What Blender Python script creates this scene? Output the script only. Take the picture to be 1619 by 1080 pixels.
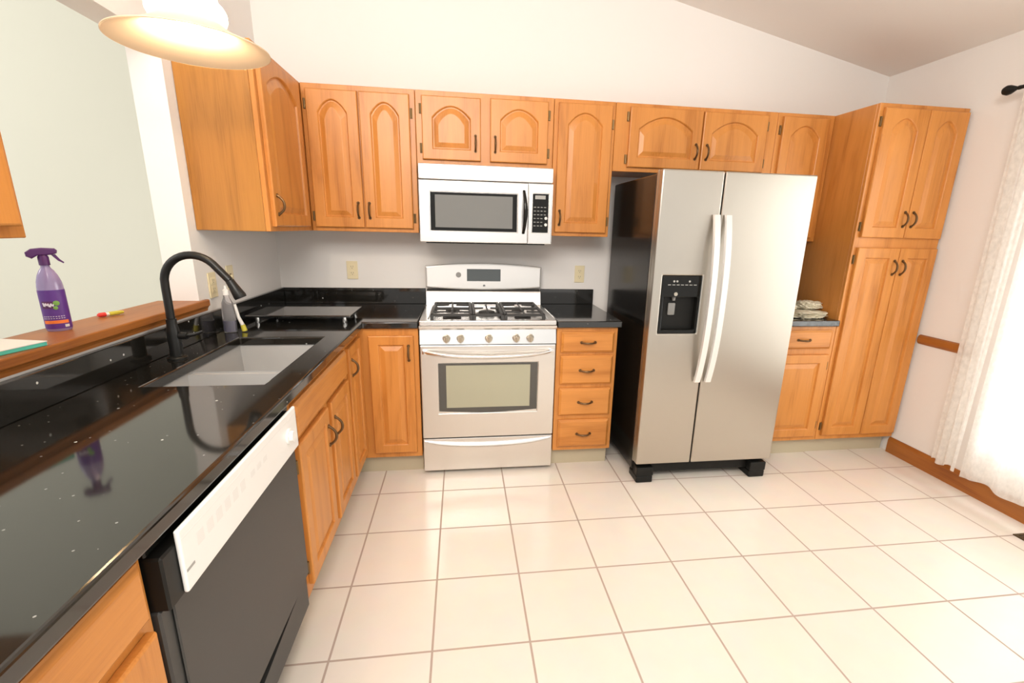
import bpy, bmesh, math, random
from mathutils import Vector, Matrix, noise as mnoise
random.seed(7)
SC = bpy.context.scene
for o in list(bpy.data.objects):
    bpy.data.objects.remove(o)
PI = math.pi

# ------------------------------------------------------------------ camera, sky, exposure
def rot_axis(w):
    w = Vector(w)
    return Matrix.Rotation(w.length, 3, w.normalized())
FPX, CXP, CYP = 738.84, 833.21, 556.77          # focal length and centre for a 1619 x 1080 frame
Rw = rot_axis((0.2602, -0.1377, 0.0057)) @ Matrix(((1, 0, 0), (0, 0, -1), (0, 1, 0)))
right, down, fwd = Rw[0], Rw[1], Rw[2]
cam_d = bpy.data.cameras.new('camera'); cam = bpy.data.objects.new('camera', cam_d)
SC.collection.objects.link(cam); SC.camera = cam
M3 = Matrix((right, -down, -fwd)).transposed()
cam.matrix_world = Matrix.Translation((1.1323, -3.1501, 1.4124)) @ M3.to_4x4()
cam_d.sensor_fit = 'HORIZONTAL'; cam_d.sensor_width = 36.0
cam_d.lens = FPX * 36.0 / 1619
cam_d.shift_x = (1619 / 2 - CXP) / 1619
cam_d.shift_y = (CYP - 1080 / 2) / 1619
cam_d.clip_start = 0.02

W = bpy.data.worlds.new('daylight'); SC.world = W; W.use_nodes = True
bg = W.node_tree.nodes['Background']
bg.inputs['Color'].default_value = (1.0, 0.965, 0.92, 1)
bg.inputs['Strength'].default_value = 0.70
SC.view_settings.view_transform = 'Standard'; SC.view_settings.look = 'None'
SC.view_settings.gamma = 1.0; SC.view_settings.use_curve_mapping = False
SC.view_settings.exposure = 0.58

def area_light(name, loc, target, sx, sy, power, col):
    d = bpy.data.lights.new(name, 'AREA'); d.shape = 'RECTANGLE'; d.size = sx; d.size_y = sy
    d.energy = power; d.color = col
    o = bpy.data.objects.new(name, d); SC.collection.objects.link(o)
    o.location = loc
    o.rotation_euler = (Vector(target) - Vector(loc)).to_track_quat('-Z', 'Y').to_euler()
    return o
# daylight coming through the window on the right
area_light('window_daylight', (4.35, -1.9, 1.2), (2.0, -1.9, 0.7), 1.5, 1.7, 46, (0.93, 0.98, 1.0))

# added warm fill above and behind the camera, in place of bounced flash
area_light('added_front_fill', (0.75, -3.55, 2.62), (1.0, -0.6, 1.0), 1.8, 1.1, 60, (1.0, 0.945, 0.88))
# added unseen fill that brightens the room beyond the pass-through
area_light('far_room_fill', (-2.6, -2.2, 2.9), (-2.2, 0.3, 1.3), 1.2, 1.2, 30, (1.0, 0.97, 0.92))

# ------------------------------------------------------------------ materials
def srgb(r, g, b):
    f = lambda c: (c / 255 / 12.92) if c / 255 <= 0.04045 else ((c / 255 + 0.055) / 1.055) ** 2.4
    return (f(r), f(g), f(b), 1)
def mat(name, col, rough=0.5, metal=0.0, spec=0.5, **kw):
    m = bpy.data.materials.new(name); m.use_nodes = True
    p = m.node_tree.nodes['Principled BSDF']
    p.inputs['Base Color'].default_value = col
    p.inputs['Roughness'].default_value = rough
    p.inputs['Metallic'].default_value = metal
    p.inputs['Specular IOR Level'].default_value = spec
    for k, v in kw.items():
        p.inputs[k].default_value = v
    return m
def nodes(m):
    nt = m.node_tree
    return nt, nt.nodes['Principled BSDF'], (lambda t: nt.nodes.new(t)), nt.links.new

def add_bump(m, scale, strength, dist=0.001, stretch=(1, 1, 1)):
    nt, p, N, L = nodes(m)
    tc = N('ShaderNodeTexCoord'); mp = N('ShaderNodeMapping'); mp.inputs['Scale'].default_value = stretch
    nz = N('ShaderNodeTexNoise'); nz.inputs['Scale'].default_value = scale; nz.inputs['Detail'].default_value = 3
    b = N('ShaderNodeBump'); b.inputs['Strength'].default_value = strength; b.inputs['Distance'].default_value = dist
    L(tc.outputs['Object'], mp.inputs['Vector']); L(mp.outputs['Vector'], nz.inputs['Vector'])
    L(nz.outputs['Fac'], b.inputs['Height']); L(b.outputs['Normal'], p.inputs['Normal'])
    return m

def oak(name, axis='z', dark=(0.43, 0.150, 0.024), light=(0.63, 0.255, 0.055), rough=0.36):
    m = mat(name, (0.5, 0.2, 0.05, 1), rough)
    nt, p, N, L = nodes(m)
    tc = N('ShaderNodeTexCoord'); oi = N('ShaderNodeObjectInfo')
    add = N('ShaderNodeVectorMath'); add.operation = 'ADD'
    mul = N('ShaderNodeVectorMath'); mul.operation = 'SCALE'; mul.inputs['Scale'].default_value = 13.0
    comb = N('ShaderNodeCombineXYZ')
    for k in range(3): L(oi.outputs['Random'], comb.inputs[k])
    L(comb.outputs[0], mul.inputs[0]); L(tc.outputs['Object'], add.inputs[0]); L(mul.outputs[0], add.inputs[1])
    def stretched(a, b):
        mp = N('ShaderNodeMapping')
        s = {'x': (b, a, a), 'y': (a, b, a), 'z': (a, a, b)}[axis]
        mp.inputs['Scale'].default_value = s
        L(add.outputs[0], mp.inputs['Vector']); return mp
    m1 = stretched(1, 0.13)
    n1 = N('ShaderNodeTexNoise'); n1.inputs['Scale'].default_value = 11; n1.inputs['Detail'].default_value = 5
    n1.inputs['Distortion'].default_value = 0.9
    L(m1.outputs[0], n1.inputs['Vector'])
    m2 = stretched(1, 0.035)
    n2 = N('ShaderNodeTexNoise'); n2.inputs['Scale'].default_value = 190; n2.inputs['Detail'].default_value = 2
    L(m2.outputs[0], n2.inputs['Vector'])
    mx = N('ShaderNodeMath'); mx.operation = 'MULTIPLY_ADD'; mx.inputs[1].default_value = 0.72
    ad = N('ShaderNodeMath'); ad.operation = 'MULTIPLY'; ad.inputs[1].default_value = 0.28
    L(n2.outputs['Fac'], ad.inputs[0]); L(n1.outputs['Fac'], mx.inputs[0]); L(ad.outputs[0], mx.inputs[2])
    cr = N('ShaderNodeValToRGB')
    e = cr.color_ramp.elements
    e[0].position = 0.32; e[0].color = (*dark, 1)
    e[1].position = 0.66; e[1].color = (*light, 1)
    mid = e.new(0.47); mid.color = tuple(0.32 * d + 0.68 * l for d, l in zip(dark, light)) + (1,)
    L(mx.outputs[0], cr.inputs['Fac']); L(cr.outputs['Color'], p.inputs['Base Color'])
    b = N('ShaderNodeBump'); b.inputs['Strength'].default_value = 0.12; b.inputs['Distance'].default_value = 0.001
    L(n2.outputs['Fac'], b.inputs['Height']); L(b.outputs['Normal'], p.inputs['Normal'])
    return m

OAK = oak('oak_upright_grain')
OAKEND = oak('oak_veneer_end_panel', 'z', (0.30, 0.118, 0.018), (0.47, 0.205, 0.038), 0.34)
OAKX = oak('oak_level_grain', 'x')
OAKY = oak('oak_lengthwise_grain', 'y')
OAKTRIM = oak('oak_trim_grain', 'y', (0.22, 0.060, 0.008), (0.40, 0.14, 0.024), 0.4)
WALL = add_bump(mat('white_wall_paint', (0.81, 0.785, 0.755, 1), 0.75, spec=0.25), 260, 0.05)
WALLFAR = mat('pale_grey_green_wall_paint', (0.66, 0.67, 0.59, 1), 0.75, spec=0.25)
CEIL = add_bump(mat('ceiling_paint', (0.86, 0.83, 0.79, 1), 0.9, spec=0.1), 160, 0.1)
STEEL = mat('brushed_stainless_steel', (0.80, 0.775, 0.74, 1), 0.30, 1.0)
STEEL.node_tree.nodes['Principled BSDF'].inputs['Anisotropic'].default_value = 0.55
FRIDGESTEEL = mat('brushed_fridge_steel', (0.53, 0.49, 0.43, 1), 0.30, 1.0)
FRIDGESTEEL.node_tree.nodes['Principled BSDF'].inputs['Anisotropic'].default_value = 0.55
BRIGHT = mat('bright_satin_steel', (0.80, 0.79, 0.775, 1), 0.26, 1.0)
BACKSTEEL = mat('satin_backguard_steel', (0.82, 0.81, 0.79, 1), 0.42, 0.75)
WHITEBAR = mat('pale_satin_metal_bar', (0.86, 0.85, 0.83, 1), 0.35, 0.6)
BLACK = mat('black_plastic', (0.008, 0.008, 0.007, 1), 0.4, spec=0.25)
BLACKGLOSS = mat('black_gloss_panel', (0.007, 0.007, 0.006, 1), 0.12, spec=0.3)
FRIDGEBLACK = mat('black_enamel_side', (0.007, 0.006, 0.005, 1), 0.18, spec=0.35)
IRON = mat('cast_iron', (0.035, 0.034, 0.033, 1), 0.6)
DARKGLASS = mat('dark_oven_glass', (0.05, 0.048, 0.042, 1), 0.06, spec=0.9)
OVENGLASS = mat('oven_inner_glass', (0.36, 0.35, 0.25, 1), 0.12, spec=0.8)
MWGLASS = mat('microwave_window_glass', (0.16, 0.16, 0.15, 1), 0.08, spec=1.0)
CHARCOAL = mat('charcoal_door_panel', (0.040, 0.040, 0.038, 1), 0.42)
WHITEPL = mat('white_plastic', (0.86, 0.85, 0.82, 1), 0.35)
BRONZE = mat('aged_bronze', (0.15, 0.085, 0.036, 1), 0.42, 0.7)
HINGE = mat('dark_bronze_hinge', (0.20, 0.125, 0.05, 1), 0.4, 0.7)
KICK = mat('beige_toe_kick', (0.50, 0.43, 0.30, 1), 0.6)
ALMOND = mat('almond_plastic', (0.80, 0.70, 0.46, 1), 0.4)
SLOT = mat('outlet_slots', (0.25, 0.20, 0.11, 1), 0.5)
SINKM = mat('grey_composite', (0.44, 0.435, 0.425, 1), 0.42)
MATTEBLACK = mat('matte_black_metal', (0.012, 0.012, 0.011, 1), 0.38, 0.3)
PURPLE = mat('purple_plastic', (0.085, 0.016, 0.125, 1), 0.35)
LILAC = mat('lilac_bottle', (0.30, 0.24, 0.44, 1), 0.12, 0.0, 0.8)
LABELP = mat('purple_label', (0.105, 0.028, 0.25, 1), 0.4)
ORANGE = mat('orange_band', (0.85, 0.20, 0.03, 1), 0.5)
INKWHITE = mat('white_print', (0.80, 0.76, 0.84, 1), 0.5)
GREEN = mat('green_leaf_print', (0.20, 0.42, 0.08, 1), 0.5)
RED = mat('red_plastic', (0.70, 0.03, 0.02, 1), 0.4)
YELLOW = mat('yellow_green_plastic', (0.62, 0.55, 0.06, 1), 0.4)
TEAL = mat('teal_edge', (0.10, 0.58, 0.45, 1), 0.6)
PAPER = mat('white_paper', (0.82, 0.80, 0.76, 1), 0.7)
CLEARPL = mat('clear_plastic', (0.9, 0.88, 0.9, 1), 0.08, **{'Transmission Weight': 0.85, 'IOR': 1.3})
DISH = mat('blue_soap', (0.03, 0.03, 0.12, 1), 0.2)
CHROME = mat('chrome', (0.75, 0.74, 0.72, 1), 0.18, 1.0)
NICKEL = mat('champagne_knob', (0.52, 0.48, 0.40, 1), 0.32, 0.9)
CLOTH = add_bump(mat('cream_cloth', (0.66, 0.60, 0.46, 1), 0.9, spec=0.1), 220, 0.5, 0.003)
CLOTHG = add_bump(mat('cream_and_green_cloth', (0.72, 0.68, 0.54, 1), 0.9, spec=0.1), 220, 0.5, 0.003)
VENTM = mat('brown_register', (0.10, 0.07, 0.035, 1), 0.45, 0.6)
FRAMEW = mat('white_window_frame', (0.80, 0.80, 0.80, 1), 0.4)
DISPLAY = mat('grey_display', (0.10, 0.115, 0.12, 1), 0.12)
GREYMARK = mat('grey_print', (0.36, 0.36, 0.34, 1), 0.5)
PALEMARK = mat('pale_grey_print', (0.70, 0.69, 0.66, 1), 0.5)
SHADOWGAP = mat('dark_seam', (0.03, 0.028, 0.025, 1), 0.7)

def green_patches(m):
    nt, p, N, L = nodes(m)
    tc = N('ShaderNodeTexCoord'); nz = N('ShaderNodeTexNoise'); nz.inputs['Scale'].default_value = 14
    cr = N('ShaderNodeValToRGB'); e = cr.color_ramp.elements
    e[0].position = 0.56; e[0].color = (0.72, 0.68, 0.55, 1); e[1].position = 0.64; e[1].color = (0.40, 0.42, 0.10, 1)
    L(tc.outputs['Object'], nz.inputs['Vector']); L(nz.outputs['Fac'], cr.inputs['Fac'])
    L(cr.outputs['Color'], p.inputs['Base Color'])
green_patches(CLOTHG)

def granite():
    m = mat('black_speckled_granite', (0.012, 0.011, 0.009, 1), 0.07, spec=0.95)
    nt, p, N, L = nodes(m)
    tc = N('ShaderNodeTexCoord')
    def dots(scale, rad, keep):
        v = N('ShaderNodeTexVoronoi'); v.inputs['Scale'].default_value = scale
        L(tc.outputs['Object'], v.inputs['Vector'])
        lt = N('ShaderNodeMath'); lt.operation = 'LESS_THAN'; lt.inputs[1].default_value = rad
        L(v.outputs['Distance'], lt.inputs[0])
        sp = N('ShaderNodeSeparateColor'); L(v.outputs['Color'], sp.inputs[0])
        gt = N('ShaderNodeMath'); gt.operation = 'GREATER_THAN'; gt.inputs[1].default_value = 1 - keep
        L(sp.outputs[0], gt.inputs[0])
        ml = N('ShaderNodeMath'); ml.operation = 'MULTIPLY'
        L(lt.outputs[0], ml.inputs[0]); L(gt.outputs[0], ml.inputs[1]); return ml
    a = dots(22, 0.078, 0.15); b = dots(60, 0.13, 0.15)
    hb = N('ShaderNodeMath'); hb.operation = 'MULTIPLY'; hb.inputs[1].default_value = 0.35
    L(b.outputs[0], hb.inputs[0])
    mx = N('ShaderNodeMath'); mx.operation = 'MAXIMUM'; L(a.outputs[0], mx.inputs[0]); L(hb.outputs[0], mx.inputs[1])
    mc = N('ShaderNodeMix'); mc.data_type = 'RGBA'
    mc.inputs['A'].default_value = (0.012, 0.011, 0.009, 1); mc.inputs['B'].default_value = (0.62, 0.62, 0.58, 1)
    L(mx.outputs[0], mc.inputs['Factor']); L(mc.outputs['Result'], p.inputs['Base Color'])
    return m
GRANITE = granite()

def tile_floor():
    m = mat('cream_floor_tile', (0.8, 0.72, 0.62, 1), 0.22, spec=0.42)
    nt, p, N, L = nodes(m)
    tc = N('ShaderNodeTexCoord'); mp = N('ShaderNodeMapping')
    mp.inputs['Location'].default_value = (-0.6762, 0.8134, 0)
    br = N('ShaderNodeTexBrick'); br.offset = 0.0; br.squash = 1.0
    br.inputs['Scale'].default_value = 1.0; br.inputs['Mortar Size'].default_value = 0.0044
    br.inputs['Mortar Smooth'].default_value = 0.25
    br.inputs['Brick Width'].default_value = 0.3401; br.inputs['Row Height'].default_value = 0.3401
    br.inputs['Color1'].default_value = (0.80, 0.735, 0.655, 1); br.inputs['Color2'].default_value = (0.80, 0.725, 0.64, 1)
    br.inputs['Mortar'].default_value = (0.46, 0.36, 0.30, 1)
    nz = N('ShaderNodeTexNoise'); nz.inputs['Scale'].default_value = 9; nz.inputs['Detail'].default_value = 5
    mx = N('ShaderNodeMix'); mx.data_type = 'RGBA'; mx.blend_type = 'MULTIPLY'; mx.inputs['Factor'].default_value = 0.10
    L(tc.outputs['Object'], mp.inputs['Vector']); L(mp.outputs['Vector'], br.inputs['Vector'])
    L(tc.outputs['Object'], nz.inputs['Vector'])
    L(br.outputs['Color'], mx.inputs['A']); L(nz.outputs['Color'], mx.inputs['B'])
    L(mx.outputs['Result'], p.inputs['Base Color'])
    b = N('ShaderNodeBump'); b.invert = True; b.inputs['Strength'].default_value = 0.3; b.inputs['Distance'].default_value = 0.002
    L(br.outputs['Fac'], b.inputs['Height']); L(b.outputs['Normal'], p.inputs['Normal'])
    mr = N('ShaderNodeMapRange'); mr.inputs['To Min'].default_value = 0.20; mr.inputs['To Max'].default_value = 0.75
    L(br.outputs['Fac'], mr.inputs['Value']); L(mr.outputs['Result'], p.inputs['Roughness'])
    return m
TILE = tile_floor()

def thin_mat(name, col, trans, clear, lace=False):
    m = bpy.data.materials.new(name); m.use_nodes = True; nt = m.node_tree
    nt.nodes.clear(); N = nt.nodes.new; L = nt.links.new
    out = N('ShaderNodeOutputMaterial'); d = N('ShaderNodeBsdfDiffuse'); t = N('ShaderNodeBsdfTranslucent')
    d.inputs['Color'].default_value = col; t.inputs['Color'].default_value = col
    mx = N('ShaderNodeMixShader'); mx.inputs[0].default_value = trans
    L(d.outputs[0], mx.inputs[1]); L(t.outputs[0], mx.inputs[2])
    last = mx
    if clear:
        tr = N('ShaderNodeBsdfTransparent'); m2 = N('ShaderNodeMixShader'); m2.inputs[0].default_value = clear
        L(mx.outputs[0], m2.inputs[1]); L(tr.outputs[0], m2.inputs[2]); last = m2
        if lace:
            tc = N('ShaderNodeTexCoord'); mp = N('ShaderNodeMapping'); mp.inputs['Scale'].default_value = (1, 1, 0.6)
            v = N('ShaderNodeTexNoise'); v.inputs['Scale'].default_value = 60; v.inputs['Detail'].default_value = 3
            mr = N('ShaderNodeMapRange'); mr.inputs['From Min'].default_value = 0.35; mr.inputs['From Max'].default_value = 0.7
            mr.inputs['To Min'].default_value = clear * 0.6; mr.inputs['To Max'].default_value = clear * 1.3
            L(tc.outputs['Object'], mp.inputs[0]); L(mp.outputs[0], v.inputs['Vector']); L(v.outputs['Fac'], mr.inputs['Value'])
            L(mr.outputs['Result'], m2.inputs[0])
    L(last.outputs[0], out.inputs['Surface'])
    return m
LACE = thin_mat('white_lace', (0.86, 0.83, 0.78, 1), 0.45, 0.22, True)
SHADE = thin_mat('cream_enamel_glass', (0.82, 0.68, 0.52, 1), 0.25, 0)
OPAL = thin_mat('opal_glass', (0.92, 0.90, 0.86, 1), 0.5, 0)
def glass_pane():
    m = bpy.data.materials.new('window_glass'); m.use_nodes = True; nt = m.node_tree
    nt.nodes.clear(); N = nt.nodes.new; L = nt.links.new
    out = N('ShaderNodeOutputMaterial'); t = N('ShaderNodeBsdfTransparent'); g = N('ShaderNodeBsdfGlossy')
    g.inputs['Roughness'].default_value = 0.02
    mx = N('ShaderNodeMixShader'); mx.inputs[0].default_value = 0.06
    L(t.outputs[0], mx.inputs[1]); L(g.outputs[0], mx.inputs[2]); L(mx.outputs[0], out.inputs['Surface'])
    return m
PANE = glass_pane()
def emit(name, col, s):
    m = bpy.data.materials.new(name); m.use_nodes = True; nt = m.node_tree
    p = nt.nodes['Principled BSDF']; p.inputs['Base Color'].default_value = (0.9, 0.9, 0.85, 1)
    p.inputs['Emission Color'].default_value = col; p.inputs['Emission Strength'].default_value = s
    return m
BULB = emit('lit_bulb', (1.0, 0.78, 0.50, 1), 140)

# ------------------------------------------------------------------ geometry helpers
IDM = Matrix.Identity(4)
def frame(o, u, v, n):
    m = Matrix.Identity(4)
    for k, a in enumerate((u, v, n)):
        for r in range(3): m[r][k] = a[r]
    for r in range(3): m[r][3] = o[r]
    return m
def FY(y):  return frame((0, y, 0), (1, 0, 0), (0, 0, 1), (0, -1, 0))     # front facing the room from the back wall: u=x, v=z
def FX(x):  return frame((x, 0, 0), (0, 1, 0), (0, 0, 1), (1, 0, 0))      # front facing +x: u=y, v=z
def FXN(x): return frame((x, 0, 0), (0, -1, 0), (0, 0, 1), (-1, 0, 0))    # front facing -x: u=-y, v=z

def merge(bm, t, M=IDM):
    t.transform(M)
    me = bpy.data.meshes.new('tmp'); t.to_mesh(me); t.free()
    bm.from_mesh(me); bpy.data.meshes.remove(me)
def box(bm, lo, hi, bev=0.0, M=IDM, seg=1):
    t = bmesh.new(); bmesh.ops.create_cube(t, size=1.0)
    s = [max(b - a, 1e-5) for a, b in zip(lo, hi)]; c = [(a + b) / 2 for a, b in zip(lo, hi)]
    t.transform(Matrix.Translation(c) @ Matrix.Diagonal((*s, 1)))
    if bev > 0:
        bev = min(bev, min(s) * 0.45)
        bmesh.ops.bevel(t, geom=t.edges[:], offset=bev, segments=seg, affect='EDGES', profile=0.5)
    merge(bm, t, M)
def tube(bm, pts, r, n=12, M=IDM, cap=True, flat=1.0):
    pts = [Vector(p) for p in pts]; rr = r if isinstance(r, (list, tuple)) else [r] * len(pts)
    t = bmesh.new(); rings = []; up = None
    for i, p in enumerate(pts):
        d = (pts[min(i + 1, len(pts) - 1)] - pts[max(i - 1, 0)]).normalized()
        if up is None:
            up = d.orthogonal().normalized()
        up = (up - d * up.dot(d))
        up = up.normalized() if up.length > 1e-6 else d.orthogonal().normalized()
        s = d.cross(up)
        rings.append([t.verts.new(p + (up * math.cos(a) + s * math.sin(a) * flat) * rr[i]) for a in [2 * PI * k / n for k in range(n)]])
    for a, b in zip(rings, rings[1:]):
        for k in range(n):
            t.faces.new((a[k], a[(k + 1) % n], b[(k + 1) % n], b[k]))
    if cap:
        t.faces.new(rings[0][::-1]); t.faces.new(rings[-1])
    bmesh.ops.recalc_face_normals(t, faces=t.faces[:])
    merge(bm, t, M)
def lathe(bm, prof, n=32, M=IDM, sx=1.0, sy=1.0, cap=(False, False)):
    t = bmesh.new(); rings = []
    for r, z in prof:
        if r < 1e-6: rings.append([t.verts.new((0, 0, z))])
        else: rings.append([t.verts.new((r * sx * math.cos(2 * PI * k / n), r * sy * math.sin(2 * PI * k / n), z)) for k in range(n)])
    for a, b in zip(rings, rings[1:]):
        for k in range(n):
            k2 = (k + 1) % n
            if len(a) == 1 and len(b) == 1: continue
            if len(a) == 1: t.faces.new((a[0], b[k2], b[k]))
            elif len(b) == 1: t.faces.new((a[k], a[k2], b[0]))
            else: t.faces.new((a[k], a[k2], b[k2], b[k]))
    if cap[0] and len(rings[0]) > 1: t.faces.new(rings[0][::-1])
    if cap[1] and len(rings[-1]) > 1: t.faces.new(rings[-1])
    merge(bm, t, M)
def disc(bm, c, r, h, n=24, M=IDM):
    lathe(bm, [(0, 0), (r, 0), (r, h), (0, h)], n, M @ Matrix.Translation(c))
def prism(bm, poly, n0, n1, M=IDM, bev=0.0):
    t = bmesh.new()
    a = [t.verts.new((p[0], p[1], n0)) for p in poly]; b = [t.verts.new((p[0], p[1], n1)) for p in poly]
    k = len(poly)
    t.faces.new(a[::-1]); t.faces.new(b)
    for i in range(k): t.faces.new((a[i], a[(i + 1) % k], b[(i + 1) % k], b[i]))
    bmesh.ops.recalc_face_normals(t, faces=t.faces[:])
    if bev:
        es = [e for e in t.edges if all(abs(v.co.z - n1) < 1e-7 for v in e.verts)]
        bmesh.ops.bevel(t, geom=es, offset=bev, segments=2, affect='EDGES', profile=0.5)
    merge(bm, t, M)
def cells(bm, us, vs, keep, n0, n1, M=IDM, bev=0.0, seg=2):
    """slab made of the kept cells of a grid: one clean solid with holes"""
    t = bmesh.new(); V = {}
    def vt(i, j, k):
        if (i, j, k) not in V: V[(i, j, k)] = t.verts.new((us[i], vs[j], (n0, n1)[k]))
        return V[(i, j, k)]
    ok = lambda i, j: 0 <= i < len(us) - 1 and 0 <= j < len(vs) - 1 and keep(i, j)
    for i in range(len(us) - 1):
        for j in range(len(vs) - 1):
            if not ok(i, j): continue
            t.faces.new((vt(i, j, 1), vt(i + 1, j, 1), vt(i + 1, j + 1, 1), vt(i, j + 1, 1)))
            t.faces.new((vt(i, j, 0), vt(i, j + 1, 0), vt(i + 1, j + 1, 0), vt(i + 1, j, 0)))
            if not ok(i - 1, j): t.faces.new((vt(i, j, 0), vt(i, j, 1), vt(i, j + 1, 1), vt(i, j + 1, 0)))
            if not ok(i + 1, j): t.faces.new((vt(i + 1, j, 0), vt(i + 1, j + 1, 0), vt(i + 1, j + 1, 1), vt(i + 1, j, 1)))
            if not ok(i, j - 1): t.faces.new((vt(i, j, 0), vt(i + 1, j, 0), vt(i + 1, j, 1), vt(i, j, 1)))
            if not ok(i, j + 1): t.faces.new((vt(i, j + 1, 0), vt(i, j + 1, 1), vt(i + 1, j + 1, 1), vt(i + 1, j + 1, 0)))
    bmesh.ops.recalc_face_normals(t, faces=t.faces[:])
    bmesh.ops.dissolve_limit(t, angle_limit=0.01, verts=t.verts[:], edges=t.edges[:])
    if bev:
        es = [e for e in t.edges if len(e.link_faces) == 2 and e.calc_face_angle(0) > 0.5]
        bmesh.ops.bevel(t, geom=es, offset=bev, segments=seg, affect='EDGES', profile=0.5)
    merge(bm, t, M)
def pocket(bm, lo, hi, hole, depth, M=IDM, bev=0.0):
    """block in (u,v,n) with a rectangular pocket sunk into its n+ face; hole=(u0,u1,v0,v1)"""
    us = [lo[0], hole[0], hole[1], hi[0]]; vs = [lo[1], hole[2], hole[3], hi[1]]
    cells(bm, us, vs, lambda i, j: not (i == 1 and j == 1), hi[2] - depth, hi[2], M, bev, 2)
    if hi[2] - depth - lo[2] > 1e-4:
        box(bm, lo, (hi[0], hi[1], hi[2] - depth - 0.00005), 0, M)

# ------------------------------------------------------------------ object helpers
def wloc(o):
    v = Vector((0, 0, 0))
    while o is not None:
        v = v + Vector(o.location); o = o.parent
    return v
def obj(name, bm, m, parent=None, smooth=False, label=None):
    me = bpy.data.meshes.new(name)
    bmesh.ops.recalc_face_normals(bm, faces=bm.faces[:])
    if parent is not None:
        bm.transform(Matrix.Translation(-wloc(parent)))
    bm.to_mesh(me); bm.free()
    for k in (m if isinstance(m, (list, tuple)) else [m]): me.materials.append(k)
    if smooth:
        me.polygons.foreach_set('use_smooth', [True] * len(me.polygons))
        me.set_sharp_from_angle(angle=math.radians(40))
    o = bpy.data.objects.new(name, me); SC.collection.objects.link(o)
    if parent is not None: o.parent = parent
    if label: o['label'] = label
    return o
def tag(o, label, cat, group=None):
    o['label'] = label; o['category'] = cat
    if group: o['group'] = group
    return o
def thing(name, label, cat, loc, group=None):
    o = bpy.data.objects.new(name, None); SC.collection.objects.link(o)
    o.location = loc; o.empty_display_size = 0.1
    return tag(o, label, cat, group)
def struct(name, bm, m, parent=None):
    o = obj(name, bm, m, parent)
    if parent is None: o['kind'] = 'structure'
    return o
def B(): return bmesh.new()
def one(fn, *a, **k):
    bm = B(); fn(bm, *a, **k); return bm

# ------------------------------------------------------------------ the room
XR = 3.997                       # right wall
ceil_z = lambda x: 2.452 + 0.2067 * (XR - x)
YN = -3.75                       # where the built part of the room ends, behind the camera
struct('floor', one(box, (-5.6, -4.6, -0.06), (4.12, 0.42, 0.0)), TILE)
bm = B(); prism(bm, [(-5.6, ceil_z(-5.6)), (4.12, ceil_z(4.12)), (4.12, ceil_z(4.12) + 0.1), (-5.6, ceil_z(-5.6) + 0.1)], -0.42, -YN, FY(0))
struct('ceiling', bm, CEIL)
bm = B(); prism(bm, [(0.0, 0), (4.12, 0), (4.12, ceil_z(4.12)), (0.0, ceil_z(0))], -0.12, 0, FY(0))
struct('wall_back', bm, WALL)
# left wall with its pass-through opening: half wall below, header above, a pier at the back
bm = B(); zt_ = ceil_z(-0.0)
cells(bm, [YN, -2.12, -0.955, 0.12], [0, 1.045, 2.07, zt_], lambda i, j: not (i == 1 and j == 1), -0.12, 0, FX(0))
struct('wall_left', bm, WALL)
bm = B(); prism(bm, [(-5.6, 0), (-0.12, 0), (-0.12, ceil_z(-0.12)), (-5.6, ceil_z(-5.6))], -0.42, -0.3, FY(0))
struct('wall_far_room', bm, WALLFAR)
bm = B(); WY0, WY1, WZ0, WZ1 = -2.75, -1.14, 0.27, 2.02
cells(bm, [-3.75, WY0, WY1, 0.0], [0, WZ0, WZ1, ceil_z(XR)], lambda i, j: not (i == 1 and j == 1), -0.12, 0,
      frame((XR, 0, 0), (0, 1, 0), (0, 0, 1), (-1, 0, 0)))
struct('wall_right', bm, WALL)
# window
bm = B(); FR = frame((XR + 0.10, 0, 0), (0, 1, 0), (0, 0, 1), (-1, 0, 0))
my = (WY0 + WY1) / 2
cells(bm, [WY0 + .002, WY0 + 0.06, my - 0.03, my + 0.03, WY1 - 0.06, WY1 - .002], [WZ0 + .002, WZ0 + 0.07, WZ1 - 0.06, WZ1 - .002],
      lambda i, j: not (i in (1, 3) and j == 1), 0.0, 0.07, FR, 0.004)
win = struct('window_1', bm, FRAMEW)
for a, b in ((WY0 + 0.06, my - 0.03), (my + 0.03, WY1 - 0.06)):
    obj('window_pane', one(box, (XR + 0.062, a - .004, WZ0 + 0.066), (XR + 0.068, b + .004, WZ1 - 0.056)), PANE, win)
# trim
bm = B(); prof = [(0, 0), (0.014, 0), (0.014, 0.085), (0.009, 0.098), (0.004, 0.107), (0, 0.107)]
prism(bm, [(p[0], p[1]) for p in prof], 0.0, 3.1, frame((XR - 0.0005, -0.60, 0), (-1, 0, 0), (0, 0, 1), (0, -1, 0)))
struct('baseboard_right', bm, OAKTRIM)
bm = B(); prof = [(0, 0), (0.008, 0.004), (0.019, 0.018), (0.019, 0.040), (0.012, 0.054), (0, 0.060)]
prism(bm, prof, 0.0, 0.34, frame((XR - 0.0005, -0.636, 0.764), (-1, 0, 0), (0, 0, 1), (0, -1, 0)))
struct('trim_1', bm, OAKTRIM)
# oak ledge capping the half wall
bm = B()
cells(bm, [-0.165, -0.1205, 0.0005, 0.022], [-2.115, -0.956, -0.910], lambda i, j: j == 0 or i == 2, 1.0455, 1.075, IDM, 0.005)
prism(bm, [(0, 1.024), (0.010, 1.026), (0.012, 1.036), (0.018, 1.0455), (0, 1.0455)], 0.0, 1.195,
      frame((0.0008, -0.918, 0), (1, 0, 0), (0, 0, 1), (0, -1, 0)))
struct('trim_2', bm, OAKTRIM)

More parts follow.
